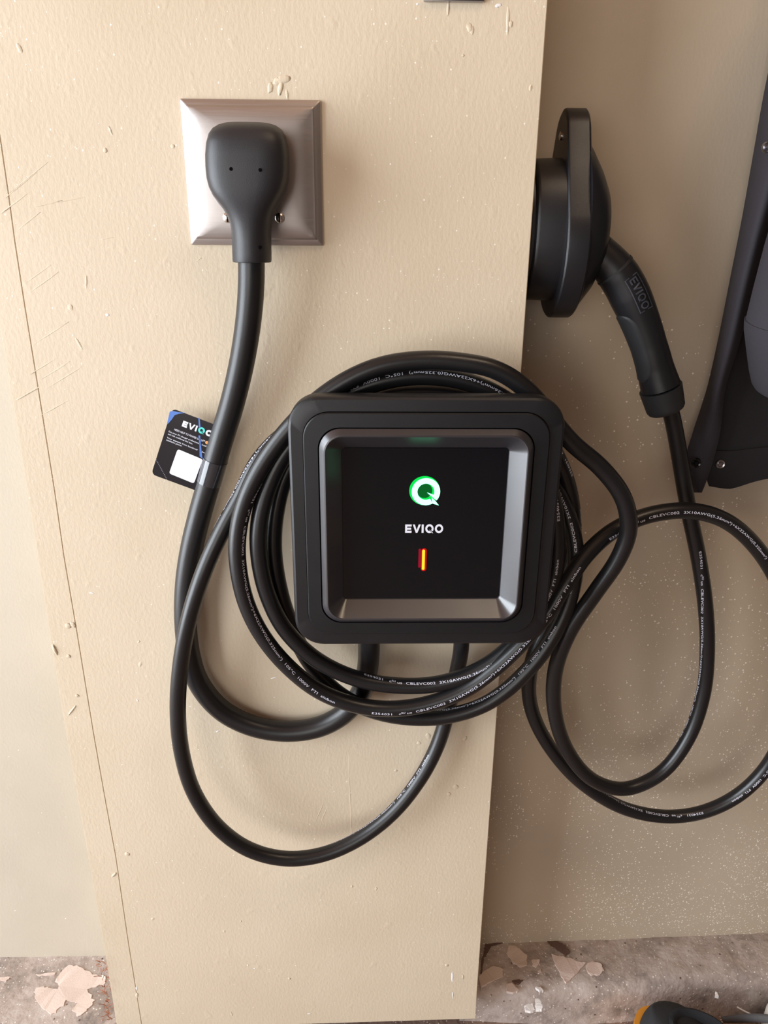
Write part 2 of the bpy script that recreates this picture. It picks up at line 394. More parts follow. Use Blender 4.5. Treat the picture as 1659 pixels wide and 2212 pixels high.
board = struct('wall_center', bm, 'board', 'tan painted upright board carrying the charger and outlet')
zs = [2.45] + [c.z for c in crack[1:-1]] + [0.045]
bm = bmesh.new()
strip_mesh(bm, [Vector((-0.3262 + 0.0012 * math.sin(c.z * 9), 0, c.z)) for c in crack], [Vector((c.x - GAP, 0, c.z)) for c in crack], 0.0004, 0.019, 0.0006)
strip = struct('trim_1', bm, 'board', 'narrow tan painted strip along the left edge of the board')
bm = bmesh.new(); box(bm, -0.315, 0.1385, 0.0195, RW + 0.02, 0.046, 2.45, 0.001); struct('trim_2', bm, 'board', 'tan painted post behind the board')
# floor, curb, rest of the garage
bm = bmesh.new(); box(bm, -2.7, 2.6, -4.2, RW + 0.05, -0.08, 0.0); struct('floor', bm, 'floor')
bm = bmesh.new(); box(bm, -2.7, 2.6, -4.2, RW + 0.1, 2.45, 2.55); struct('ceiling', bm, 'ceil')
bm = bmesh.new(); box(bm, 2.5, 2.6, -4.2, RW, 0, 2.45); struct('wall_far_right', bm, 'far')
bm = bmesh.new(); box(bm, -2.7, 2.6, -4.3, -4.2, 0, 2.45); struct('wall_back', bm, 'far')
def curb(name, x0, x1, zfun, yfront, label):
    bm = bmesh.new(); nx = 240; loops = []
    prof = [(RW + 0.03, 0), (RW - 0.02, 0), (0.5, 0.0), (0.25, -0.001), (0.1, -0.003), (0.03, -0.008), (0.0, -0.018), (-0.02, -0.03)]
    for i in range(nx + 1):
        x = x0 + (x1 - x0) * i / nx; z = zfun(x); yf = yfront(x); lp = []
        for k in range(10): lp.append(Vector((x, RW + 0.01 - (RW + 0.01 - yf - 0.02) * k / 9, z)))
        for k in range(1, 7):
            a = math.radians(90 * k / 6); lp.append(Vector((x, yf + 0.02 - 0.02 * math.sin(a), z - 0.02 + 0.02 * math.cos(a))))
        lp.append(Vector((x, yf - 0.003, -0.01))); lp.append(Vector((x, RW + 0.01, -0.01)))
        for j, p in enumerate(lp[1:-2], 1):
            d = noise.noise(p * 30) * 0.002 + noise.noise(p * 90) * 0.0012; p.z += d; p.y += d * 0.8
        loops.append(lp)
    loft(bm, loops)
    o = struct(name, bm, 'curb', label); return o
czl = lambda x: 0.0418 - (-0.377 - x) * 0.0014
czr = lambda x: 0.0549 + (x - 0.162) * 0.0355
curb_l = curb('baseboard_left', -2.03, -0.3277, czl, lambda x: -0.055 + 0.004 * math.sin(x * 20), 'peeling concrete curb left of the board')
curb_r = curb('baseboard_right', 0.125, 2.2, czr, lambda x: 0.028 + 0.004 * math.sin(x * 17), 'peeling concrete curb right of the board')
# old paint still clinging to the curbs
def flake(pts, ox, oy, sc, zf, mat, par, jit=0.0006):
    w = [PZ(ox + x / sc, oy + y / sc, zf(PZ(ox + x / sc, oy + y / sc, 0.05).x)) for x, y in pts]
    dense = []
    for a, b in zip(w, w[1:] + w[:1]):
        for k in range(4):
            p = a.lerp(b, k / 4); dense.append(p + Vector((noise.noise(p * 300), noise.noise(p * 310 + Vector((5, 0, 0))), 0)) * jit * 3)
    for p in dense: p.z += noise.noise(p * 30) * 0.002 + noise.noise(p * 90) * 0.0012 + .0011
    bm = bmesh.new(); f = bm.faces.new([bm.verts.new(p) for p in dense])
    bmesh.ops.triangulate(bm, faces=[f])
    r = bmesh.ops.extrude_face_region(bm, geom=bm.faces[:])
    for v in r['geom']:
        if isinstance(v, bmesh.types.BMVert): v.co.z -= 0.004
    obj('grime_patch' if mat == 'grime' else 'paint_flake', bm, mat, par, smooth=None)
flake([(350, 560), (410, 565), (470, 600), (540, 620), (530, 660), (450, 680), (480, 740), (450, 790), (400, 820), (370, 790), (400, 750), (340, 740), (300, 790), (270, 815), (210, 770), (175, 720), (190, 670), (240, 670), (300, 680), (290, 620)], 0, 1850, 2.37, czl, 'flake', curb_l, 0.0012)
flake([(-20, 622), (60, 620), (30, 640), (-20, 645)], 0, 1850, 2.37, czl, 'flake', curb_l)
flake([(180, 606), (285, 596), (280, 604), (200, 614)], 0, 1850, 2.37, czl, 'flake', curb_l)
for pts, mt in (([(545, 500), (600, 515), (640, 520), (700, 548), (728, 550), (690, 595), (650, 630), (625, 650), (600, 620), (570, 560)], 'flake'),
                ([(725, 560), (760, 540), (800, 555), (818, 590), (795, 610), (745, 615), (730, 590)], 'flake'),
                ([(330, 460), (360, 455), (400, 490), (425, 510), (420, 560), (385, 570), (350, 545), (320, 500)], 'flake'),
                ([(448, 532), (485, 530), (488, 550), (465, 572), (452, 560)], 'flake'), ([(478, 602), (495, 572), (496, 596), (485, 606)], 'flake'),
                ([(310, 655), (345, 650), (380, 690), (350, 700), (320, 690)], 'flake'),
                ([(200, 590), (250, 560), (300, 575), (300, 610), (220, 650), (185, 680), (180, 620)], 'flake'),
                ([(520, 428), (580, 438), (620, 455), (645, 490), (620, 510), (580, 482), (545, 460)], 'grime'), ([(215, 442), (240, 428), (330, 436), (240, 462), (205, 520), (192, 600), (182, 600), (196, 500)], 'grime'), ([(345, 640), (380, 628), (405, 640), (380, 655)], 'grime'),
                ([(465, 675), (490, 672), (508, 690), (490, 697)], 'flake_white'),
                ([(415, 765), (450, 755), (465, 790), (415, 795)], 'flake_white'), ([(465, 735), (490, 735), (502, 765), (500, 790), (468, 790)], 'flake_white'),
                ([(1390, 695), (1402, 700), (1405, 720), (1392, 715)], 'flake_white')):
    flake(pts, 960, 1850, 2.373, czr, mt, curb_r)
pt = thing('grey_plate', 'lower edge of a grey plate at the very top of the board', 'plate', P(980, 3, 0))
bm = bmesh.new(); a, b = P(915, 2.5, -.003), P(1046, 2.5, -.003); box(bm, a.x, b.x, -.004, -.0002, a.z, a.z + .07, .0008); obj('plate', bm, 'snap', pt)
# lumps, drips and trowel ridges in the board's paint
def lump(px, py, w, h, rot, parent, hgt=0.0010, y=0.0, mat='board'):
    hgt *= .62; c = P(px, py, y); k = 0.66 / FPX * 1.0
    bm = bmesh.new(); bmesh.ops.create_icosphere(bm, subdivisions=2, radius=1.0)
    ca, sa = math.cos(math.radians(rot)), math.sin(math.radians(rot))
    for v in bm.verts:
        q = v.co * (1 + 0.35 * noise.noise(v.co * 1.7 + Vector((px, py, 0))))
        u, t, d = q.x * w * k / 2, q.z * h * k / 2, q.y * hgt * (.6 + .4 * noise.noise(q * 3))
        v.co = Vector((c.x + u * ca - t * sa, y + d, c.z + u * sa + t * ca))
    return obj('paint_lump', bm, mat, parent, smooth=80)
for a in ((612, 172, 30, 14, 10, .0018), (606, 190, 10, 26, -15, .002), (584, 190, 10, 20, -12, .0015), (620, 204, 5, 20, 5, .001), (598, 176, 16, 12, 30, .0014),
          (238, 282, 5, 18, 20, .0008), (227, 325, 9, 9, 0, .0012), (186, 610, 5, 26, -8, .0008), (152, 664, 12, 14, 0, .0008), (170, 742, 6, 30, 25, .0008),
          (373, 316, 9, 9, 0, .0010), (42, 105, 10, 18, 20, .001), (118, 1404, 8, 30, 15, .003), (246, 1890, 7, 20, -40, .0016), (147, 1352, 16, 14, 0, .0014), (157, 1350, 12, 18, 30, .0014),
          (148, 1418, 10, 9, 0, .0010), (300, 1386, 5, 9, -40, .001), (303, 1435, 8, 16, -20, .0008), (166, 1503, 9, 8, 0, .001), (155, 1535, 5, 40, -38, .0012), (275, 1845, 14, 14, 0, .0016),
          (925, 1590, 14, 20, 20, .0014), (905, 1605, 12, 10, 0, .001), (985, 1700, 16, 16, 0, .0012), (970, 1715, 10, 14, 30, .001), (1005, 1595, 8, 18, -20, .001), (855, 1665, 9, 8, 0, .001),
          (296, 2150, 8, 22, -10, .0014), (484, 2012, 8, 8, 0, .001), (625, 2114, 9, 9, 0, .0012), (1015, 60, 12, 18, 30, .0012), (1097, 45, 6, 50, 2, .001),
          (1103, 52, 8, 12, 0, .0014), (1020, 66, 8, 14, 0, .001), (968, 20, 6, 22, 0, .001), (1000, 120, 6, 5, 0, .0008), (1146, 190, 6, 12, 0, .001), (965, 2085, 10, 12, 0, .0014), (1000, 2110, 6, 20, 10, .001),
          (812, 1920, 8, 14, 0, .001), (760, 1915, 7, 10, 0, .0008), (520, 1990, 6, 8, 0, .0008), (330, 1985, 10, 8, 20, .001), (500, 2190, 4, 22, 8, .0008)):
    lump(*a[:5], board if a[0] > 130 + (a[1] - 1200) * .175 or a[1] < 1000 else strip, a[5])
for x, y, ln, rot in ((45, 400, 90, 56), (60, 385, 110, 56), (30, 440, 80, 58), (62, 478, 60, 56), (95, 610, 90, 58), (85, 590, 70, 58), (110, 720, 100, 60), (120, 800, 90, 60), (140, 815, 110, 60), (95, 790, 70, 60),
                      (105, 440, 60, 78), (150, 432, 70, 80), (60, 850, 70, 62), (120, 880, 80, 62), (232, 515, 30, 80), (430, 560, 12, 60), (700, 1760, 60, 20), (690, 1755, 70, 22), (757, 1740, 340, 178.5)):
    lump(x, y, 2.2, ln, -rot, board, 0.00035)
for a in ((232, 680, 9, 6, 0), (297, 1513, 4, 10, 35), (198, 1281, 4, 12, 80), (977, 2110, 6, 46, 2), (978, 2150, 3, 30, 2), (295, 2135, 6, 16, 0), (668, 2190, 12, 4, 0), (550, 2092, 6, 5, 0), (880, 1010, 5, 4, 0),
          (535, 2085, 5, 5, 0), (1076, 12, 14, 6, 20), (902, 9, 5, 4, 0), (820, 1530, 12, 4, 20), (590, 1465, 16, 4, 20), (470, 1580, 10, 4, 20)):
    lump(*a, board, 0.0009, mat='flake_white')
# ------------------------------------------------------------------ outlet cover plate
plc = Vector((-0.0945, 0, 1.0495))
t = thing('outlet_plate', 'brushed steel wall plate behind the black angled plug', 'outlet', plc)
bm = bmesh.new()
prof = [(1.0, 0.0), (1.0, -.0018), (.99, -.0030), (.94, -.0046), (.915, -.0050), (.90, -.0060), (.885, -.0066), (.86, -.0070), (.80, -.0082), (.70, -.0094), (.58, -.0100), (.5, -.0102)]
loft(bm, [[plc + Vector((u, y, v)) for u, v in rrect(.0565 * (s if s > .87 else 1 - (1 - s) * 1.06), .0552 * (s if s > .87 else 1 - (1 - s) * .92), .0012 if s > .86 else .004 + (0.86 - s) * .03, 4)] for s, y in prof])
obj('plate', bm, 'steel', t, smooth=20)
for dx, dz in ((.0207, .0305), (.0207, -.0335), (-.0225, -.0335), (-.0225, .0305)):
    bm = bmesh.new(); c = plc + Vector((dx, -.0100, dz))
    pr = [(.0042, 0), (.0042, -.0006), (.0036, -.0016), (.002, -.0022), (.0008, -.0024)]
    loft(bm, [[c + Vector((r * math.cos(a * math.pi / 10), y, r * math.sin(a * math.pi / 10))) for a in range(20)] for r, y in pr])
    sc = obj('screw', bm, 'screw', t, smooth=60)
    bm = bmesh.new(); box(bm, c.x - .0005, c.x + .0005, c.y - .0026, c.y - .0010, c.z - .0036, c.z + .0036); obj('slot', bm, 'gap', sc)
bm = bmesh.new(); c = plc + Vector((0, -.0102, .002))
loft(bm, [[c + Vector((r * math.cos(a * math.pi / 20), y, r * math.sin(a * math.pi / 20))) for a in range(40)] for r, y in ((.0265, 0), (.0265, -.002), (.0255, -.003))])
obj('receptacle', bm, 'panel', t)
# ------------------------------------------------------------------ power cord with plug
t = thing('power_cord', 'thick black power cord with angled plug in the steel plate', 'power cord', P(543, 566, -.03))
def plug_loop(py, px0, px1, yb, yf, e=2.6, n=40):
    a, b = P(px0, py, (yb + yf) / 2 - .004), P(px1, py, (yb + yf) / 2 - .004)
    cx, hw, cy, hd = (a.x + b.x) / 2, (b.x - a.x) / 2, (yb + yf) / 2, (yb - yf) / 2
    out = []
    for k in range(n):
        an = 2 * math.pi * k / n; c, s = math.cos(an), math.sin(an)
        out.append(Vector((cx + hw * math.copysign(abs(c) ** (2 / e), c), cy + hd * math.copysign(abs(s) ** (2 / e), s), a.z)))
    return out
bm = bmesh.new()
rows = [(264.5, 495, 572, -.014, -.030, 2.4), (266, 482, 585, -.013, -.038, 2.5), (270, 470, 597, -.0126, -.044, 2.7), (278, 459, 608, -.0126, -.049, 3.0), (290, 451, 615, -.0126, -.0525, 3.2), (310, 446, 620, -.0126, -.0545, 3.3), (335, 444, 622.5, -.0126, -.055, 3.3), (360, 444.5, 623, -.0126, -.055, 3.3),
        (385, 447, 621, -.0126, -.055, 3.3), (405, 452, 617, -.0126, -.0548, 3.2), (422, 460, 610, -.0126, -.0543, 3.0), (438, 471, 602, -.0128, -.0535, 2.8), (452, 482, 594, -.013, -.0525, 2.6), (466, 490, 589, -.0133, -.0515, 2.4),
        (482, 496, 586, -.0136, -.0505, 2.2), (500, 499, 584.5, -.0138, -.0495, 2.1), (520, 500, 584.5, -.014, -.049, 2), (545, 500.5, 585, -.014, -.049, 2), (562, 501, 585, -.014, -.049, 2), (566, 502, 584, -.0145, -.0485, 2), (567, 507, 580, -.016, -.047, 2)]
loft(bm, [plug_loop(*r) for r in rows])
plug = obj('plug_body', bm, 'rubber', t, smooth=45)
for px, py, yy in ((499, 365, -.0549), (562, 367, -.0549), (515, 533, -.0446), (562, 534, -.0470)):
    bm = bmesh.new(); c = P(px, py, yy)
    loft(bm, [[c + Vector((.0013 * math.cos(a * math.pi / 8), y, .0013 * math.sin(a * math.pi / 8))) for a in range(16)] for y in (0.001, -0.00025)])
    obj('mold_hole', bm, 'gap', plug)
cord = Path(catmull([P(*q) for q in [(543, 545, -.0315), (543, 610, -.0315), (537, 690, -.029), (523, 780, -.025), (502, 870, -.021), (478, 950, -.018), (455, 1030, -.016), (432, 1110, -.0145), (413, 1190, -.0135), (402, 1270, -.013), (401, 1350, -.013),
      (410, 1420, -.013), (432, 1480, -.013), (480, 1535, -.013), (545, 1568, -.013), (620, 1580, -.013), (690, 1570, -.013), (745, 1540, -.013), (780, 1495, -.014), (794, 1445, -.018), (797, 1400, -.026), (797, 1370, -.031)]]))
bm = bmesh.new(); tube(bm, cord, .0110, 24); obj('cable', bm, 'cord', t, smooth=60)
# ------------------------------------------------------------------ charger
bc = Vector((0.0482, 0, 0.7668))
t = thing('ev_charger', 'square black wall charger with lit green emblem and red bar', 'charger', (bc.x, 0, bc.z - .114))
def ring_loops(pr, cz=0.0): return [[bc + Vector((u, y, v + cz)) for u, v in rrect(h, h, r, 10)] for h, r, y in pr]
bm = bmesh.new(); loft(bm, ring_loops([(.074, .03, -.0008), (.074, .03, -.060), (.086, .03, -.0655)])); obj('body', bm, 'plastic', t)
bm = bmesh.new(); loft(bm, ring_loops([(.084, .02, -.0655), (.1125, .025, -.066), (.1138, .0255, -.0675), (.1140, .0255, -.082), (.1133, .0252, -.0842), (.1115, .0245, -.0852), (.1020, .022, -.0854), (.1020, .022, -.080)]), cap1=False)
obj('front_flange', bm, 'plastic', t, smooth=25)
bm = bmesh.new(); loft(bm, ring_loops([(.1014, .0215, -.080), (.1014, .0215, -.0870), (.1006, .021, -.0880), (.0895, .0185, -.0884), (.0893, .0185, -.084)]), cap0=False, cap1=False)
face = obj('face_panel', bm, 'panel', t, smooth=25)
bm = bmesh.new(); loft(bm, ring_loops([(.0884, .018, -.080), (.0884, .018, -.0885), (.0876, .0175, -.0895), (.0845, .0160, -.0930), (.0834, .0150, -.0934), (.0826, .014, -.0930), (.0705, .0035, -.0795), (.0700, .003, -.0785)]), cap0=False, cap1=False)
obj('bezel', bm, 'bezel', t, smooth=11)
sb = Vector((bc.x, -.0786, bc.z - .0005))
bm = bmesh.new(); box(bm, sb.x - .0702, sb.x + .0702, -.0786, -.0765, sb.z - .0702, sb.z + .0702); scr = obj('display', bm, 'glass', t)
def on_screen(px, py, lift=.0004):          # pixel -> point of the display's surface
    return P(px, py, -.0786 - lift)
# emblem
def emblem(r, w, cut=True):
    a0, a1 = -36, 300
    V, F = merge2([ring2(0, 0, r - w, r, -46, 299, 48)]) if cut else ring2(0, 0, r - w, r, 0, 360, 48)
    return V, F
ec = on_screen(920, 1062); R = .01215; Wd = .0049
def emap(c, sx=1.0, lift=.0004): return lambda u, v, h: Vector((c.x + u * sx, -.0786 - lift, c.z + v))
bm = bmesh.new(); V, F = merge2([ring2(0, 0, R - Wd, R, -40, 300, 56), poly2((-.0002 * 1, .0000), (.0042, -.0046), (.0083, -.0083), (.0115, -.0124), (.0058, -.0106), (.0052, -.0056)),
                                 poly2((.0009, -.0006), (.0068, -.0028), (.0092, -.0078))])
flat(bm, V, F, emap(ec, lift=.0007)); obj('emblem', bm, 'logo', scr, smooth=None)
bm = bmesh.new(); lp = [(math.cos(i * math.pi / 16) * (R - Wd + .0008), math.sin(i * math.pi / 16) * (R - Wd + .0008)) for i in range(32)]
flat(bm, lp, [tuple(range(32))], emap(ec, lift=.0002)); obj('emblem_inner_glow', bm, 'logo_dim', scr, smooth=None)  # glow inside the emblem put into a dim emissive disc
gc = on_screen(917, 1060)  # green halo and glass reflection of the emblem drawn as a glowing ring
bm = bmesh.new(); V, F = merge2([ring2(0, 0, R - Wd - .0006, R + .0009, 0, 360, 56)]); flat(bm, V, F, emap(gc, lift=.0003)); obj('emblem_ghost', bm, 'logo_ghost', scr, smooth=None)
a, b = on_screen(875, 1151), on_screen(957, 1133)
V, F, wd_ = word('EVIQO', .25); k = (b.x - a.x) / wd_; kz = (b.z - a.z)
bm = bmesh.new(); flat(bm, V, F, lambda u, v, h: Vector((a.x + u * k, -.0790, a.z + v * kz))); obj('lettering', bm, 'white', scr, smooth=None)
def bar(px, py, wmm, mat, lift, name, dh=0.0, slant=True):
    c = on_screen(px, py); bm = bmesh.new(); hh = .0098 + dh
    lp = rrect(wmm / 2, hh, wmm / 2, 6)
    flat(bm, lp, [tuple(range(len(lp)))], lambda u, v, h: Vector((c.x + u, -.0786 - lift, c.z + v))); obj(name, bm, mat, scr, smooth=None)
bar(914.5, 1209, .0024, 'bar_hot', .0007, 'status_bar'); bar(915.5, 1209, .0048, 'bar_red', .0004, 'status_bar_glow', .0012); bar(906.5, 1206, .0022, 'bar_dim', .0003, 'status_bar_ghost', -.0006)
# bottom cable glands
for px, r, nm in ((797, .0135, 'cord_gland'), (998, .0105, 'cable_gland')):
    bm = bmesh.new(); c = P(px, 1392, -.031)
    loft(bm, [[Vector((c.x + r * q * math.cos(a * math.pi / 12), -.031 + r * q * math.sin(a * math.pi / 12), z)) for a in range(24)] for q, z in ((1.15, bc.z - .0735), (1.15, bc.z - .088), (1, bc.z - .092), (.95, bc.z - .100))])
    obj(nm, bm, 'plastic', t)
# ------------------------------------------------------------------ charging cable: connector -> loops -> coil -> charger
t = thing('charging_cable', 'long black printed charging cable coiled around the square charger', 'cable', P(1000, 1500, -.03))
cpts = [(1432, 850, .028), (1446, 880, .030), (1458, 930, .033), (1470, 1000, .035), (1487, 1100, .034), (1508, 1200, .032), (1523, 1300, .03), (1528, 1400, .03), (1519, 1500, .03), (1486, 1595, .027), (1428, 1670, .022), (1352, 1704, .016), (1282, 1686, .010), (1226, 1622, .002), (1198, 1535, -.008), (1200, 1445, -.018),
        (1232, 1360, -.028), (1287, 1278, -.038), (1336, 1206, -.046), (1358, 1142, -.051), (1346, 1075, -.054), (1300, 1012, -.054), (1232, 953, -.054), (1139, 843, -.054), (1071, 799, -.054), (1000, 783, -.054), (916, 778, -.054), (830, 789, -.054), (760, 816, -.054), (690, 862, -.054), (625, 925, -.054),
        (567, 1003, -.054), (530, 1080, -.054), (514, 1150, -.054), (514, 1220, -.054), (531, 1300, -.054), (566, 1372, -.054), (622, 1440, -.054), (692, 1494, -.054), (772, 1524, -.054), (850, 1531, -.054), (930, 1519, -.054), (1010, 1487, -.054), (1078, 1436, -.054), (1135, 1380, -.053), (1182, 1325, -.050),
        (1222, 1262, -.044), (1265, 1200, -.036), (1322, 1148, -.028), (1400, 1113, -.022), (1490, 1103, -.018), (1562, 1122, -.014), (1625, 1172, -.008), (1682, 1260, .0), (1715, 1380, .01), (1708, 1520, .02), (1668, 1640, .028), (1600, 1714, .032), (1522, 1753, .034), (1440, 1764, .035), (1345, 1745, .035), (1255, 1690, .033),
        (1192, 1620, .028), (1154, 1550, .022), (1142, 1490, .014), (1152, 1420, .004), (1190, 1335, .004), (1226, 1250, -.004), (1239, 1150, -.008), (1224, 1040, -.018), (1174, 940, -.032), (1098, 868, -.042), (1010, 825, -.042), (916, 812, -.042), (830, 822, -.042), (750, 853, -.042), (672, 912, -.044), (608, 990, -.046),
        (570, 1080, -.048), (558, 1150, -.05), (562, 1220, -.05), (580, 1290, -.05), (616, 1360, -.05), (682, 1424, -.05), (770, 1466, -.05), (860, 1481, -.05), (940, 1478, -.05), (1020, 1454, -.05), (1090, 1408, -.048), (1150, 1340, -.044), (1192, 1260, -.043), (1203, 1150, -.043), (1182, 1040, -.042), (1125, 940, -.036),
        (1060, 876, -.025), (980, 852, -.024), (916, 847, -.024), (840, 853, -.024), (750, 886, -.024), (672, 946, -.026), (620, 1020, -.03), (597, 1100, -.032), (591, 1180, -.033), (602, 1265, -.034), (628, 1350, -.034), (668, 1430, -.034), (724, 1492, -.034), (790, 1530, -.034), (870, 1549, -.034), (960, 1548, -.034),
        (1050, 1520, -.034), (1130, 1458, -.033), (1196, 1372, -.031), (1234, 1280, -.029), (1243, 1180, -.027), (1208, 1070, -.022), (1130, 960, -.014), (1050, 895, -.010), (980, 855, -.010), (880, 850, -.010), (770, 864, -.011), (680, 898, -.016), (606, 945, -.022), (556, 1000, -.027), (519, 1074, -.033), (480, 1146, -.039), (442, 1230, -.045), (410, 1330, -.048),
        (391, 1430, -.048), (384, 1530, -.048), (392, 1622, -.048), (419, 1712, -.048), (472, 1788, -.048), (540, 1836, -.048), (620, 1855, -.046), (700, 1845, -.042), (780, 1809, -.036), (852, 1752, -.029), (910, 1678, -.022), (947, 1605, -.016), (969, 1530, -.012), (984, 1465, -.016), (995, 1410, -.026), (998, 1365, -.031)]
cc = Path(catmull([P(*q) for q in cpts]))
CR = .0080
bm = bmesh.new(); tube(bm, cc, CR, 20); cab = obj('cable', bm, 'cable', t, smooth=60)
# printing on the jacket
STR = 'E354031   c   us  CBLEVC002  3X10AWG(5.26mm\u00b2)+6X22AWG(0.325mm\u00b2)  105\u00b0C  1000V  FTI  sinbon'
TV, TF = textmesh(STR, 0.012, 1.42); twid = max(v[0] for v in TV)
UV, UF = textmesh('RU', 0.012, 1.1)
# the print turns slowly around the jacket: angle keyed along the cable
keys = []
_off = [0.0]
def key(px, py, after, phi, hide=False):      # hide: the print turns by way of the back of the cable
    if hide: _off[0] += -2 * math.pi if phi > 0 else 2 * math.pi
    keys.append((cc.near(px, py, after, after + 1.6), phi + _off[0])); return keys[-1][0]
s = key(1470, 1000, 0, .45); s = key(1508, 1200, s, .0); s = key(1524, 1320, s, -.9); s = key(1350, 1704, s, -2.4); s = key(1198, 1535, s, -2.6); s = key(1346, 1075, s, 2.6, True); s = key(916, 778, s, 3.6); s = key(600, 960, s, 2.2); s = key(530, 1080, s, .9); s = key(514, 1220, s, .85)
s = key(566, 1372, s, .75); s = key(692, 1494, s, .15); s = key(850, 1531, s, -.12); s = key(1010, 1487, s, .12); s = key(1182, 1325, s, .05); s = key(1265, 1200, s, .2); s = key(1322, 1148, s, -.2); s = key(1400, 1113, s, .12); s = key(1562, 1122, s, .15); s = key(1625, 1172, s, .05)
s = key(1668, 1640, s, -.2); s = key(1600, 1714, s, -.45); s = key(1440, 1764, s, -.85); s = key(1192, 1620, s, -1.8); s = key(1238, 1150, s, -1.0); s = key(1098, 868, s, -.5); s = key(916, 812, s, -.55); s = key(750, 853, s, -.5); s = key(570, 1080, s, -1.5); s = key(562, 1220, s, -1.8)
s = key(770, 1466, s, 1.5, True); s = key(860, 1481, s, .95); s = key(940, 1478, s, .75); s = key(1020, 1454, s, .35); s = key(1150, 1340, s, .1); s = key(1210, 1150, s, .1); s = key(1060, 876, s, -1.5); s = key(672, 946, s, -2); s = key(668, 1430, s, -2); s = key(960, 1548, s, 1.6, True); s = key(1130, 1458, s, 1.0); s = key(1196, 1372, s, .8); s = key(1244, 1180, s, .2)
s = key(880, 850, s, -1); s = key(606, 945, s, -1.0); s = key(556, 1000, s, -.9); s = key(480, 1146, s, -1.5); s = key(391, 1430, s, -2.5); s = key(780, 1809, s, 1.9, True); s = key(910, 1678, s, 1.2); s = key(947, 1605, s, .9); s = key(984, 1465, s, .3); s = key(995, 1410, s, .1)
def phi_at(x):
    if x <= keys[0][0]: return keys[0][1]
    for (a, p), (b, q) in zip(keys, keys[1:]):
        if x <= b: return p + (q - p) * (x - a) / max(b - a, 1e-6)
    return keys[-1][1]
SZ = .0034; HS = .262 / twid          # letter height and run along the cable
sB = cc.near(800, 1532, keys[9][0], keys[12][0]); REP = .300
def printed(VV, FF, s0, size, hs, voff=0.0, uoff=0.0):
    bm = bmesh.new(); vs = []
    for u, v in VV:
        sx = s0 + uoff + u * hs; p, T, Nn, B = cc.at(sx)
        ph = phi_at(sx) + (v - .36) * size / CR + voff
        vs.append(bm.verts.new(p + (Nn * math.cos(ph) + B * math.sin(ph)) * (CR + .00012)))
    for f in FF:
        try: bm.faces.new([vs[i] for i in f])
        except ValueError: pass
    return bm
MARK = textmesh('E354031   c', 0.012, 1.42); MARK = max(v[0] for v in MARK[0]) * HS + .0003
k0 = -int((sB - .05) / REP)
for k in range(k0, 40):
    s0 = sB + k * REP
    if s0 + twid * HS > cc.s[-1] - .02: break
    bm = printed(TV, TF, s0, SZ, HS)
    o = obj('printed_text', bm, 'print', cab, smooth=None, recalc=False); o['kind'] = 'stuff'
    bm = printed(UV, UF, s0, SZ * .8, SZ * .8, .1, MARK)
    o = obj('printed_mark', bm, 'print', cab, smooth=None, recalc=False); o['kind'] = 'stuff'
# connector
hp = Path(catmull([P(*q) for q in [(1290, 545, .030), (1318, 572, .029), (1343, 605, .028), (1368, 655, .027), (1390, 710, .027), (1408, 765, .027), (1421, 815, .028), (1427, 836, .028)]], .002))
hl = hp.s[-1]
def hr(s):
    kk = [(0, .0165), (.10, .0172), (.2, .0182), (.35, .0185), (.5, .0174), (.7, .0162), (.85, .0166), (.95, .0180), (1.0, .0186)]
    x = s / hl
    for (a, p), (b, q) in zip(kk, kk[1:]):
        if x <= b: return p + (q - p) * (x - a) / (b - a)
    return kk[-1][1]
bm = bmesh.new(); tube(bm, hp, hr, 28); conn = obj('connector_handle', bm, 'plastic', t, smooth=60)
bm = bmesh.new(); ep = Path(catmull([P(*q) for q in [(1427, 838, .028), (1432, 858, .0285), (1438, 882, .029), (1440, 889, .0292)]], .002)); el = ep.s[-1]
tube(bm, ep, lambda s: .0200 - .0022 * s / el - (.006 * max(0, s / el - .9) / .1 if s / el > .9 else 0), 28); obj('end_cap', bm, 'grip', conn, smooth=45)
bm = bmesh.new(); np_ = Path(catmull([P(*q) for q in [(1268, 520, .034), (1290, 545, .032), (1326, 578, .0285)]], .002))
tube(bm, np_, .0165, 28); obj('connector_neck', bm, 'plastic', conn, smooth=45)
bm = bmesh.new(); cs = hl * .16
for ds in (0.0,):
    loops = []
    for s_, rr in ((cs - .0012, 1.0), (cs - .0012, 1.03), (cs + .0012, 1.03), (cs + .0012, 1.0)):
        p, T, Nn, B = hp.at(s_); loops.append([p + (Nn * math.cos(a * math.pi / 14) + B * math.sin(a * math.pi / 14)) * hr(s_) * rr for a in range(28)])
    loft(bm, loops)
obj('seam_ring', bm, 'grip', conn)
# thumb pad on the inner side of the grip
bm = bmesh.new(); rowsv = []
for i in range(25):
    x = i / 24; s_ = hl * (.42 + .50 * x); p, T, Nn, B = hp.at(s_); wdt = .95 * math.sqrt(max(0.02, 1 - (2 * x - 1) ** 4))
    rowsv.append([p + (Nn * math.cos(a) + B * math.sin(a)) * (hr(s_) + (.0009 if 0 < j < 12 and 0 < i < 24 else -.0004)) for j in range(13) for a in [-1.35 + wdt * (j / 6 - 1)]])
loft(bm, rowsv, False, False, closed=False); obj('grip_pad', bm, 'grip', conn, smooth=60)
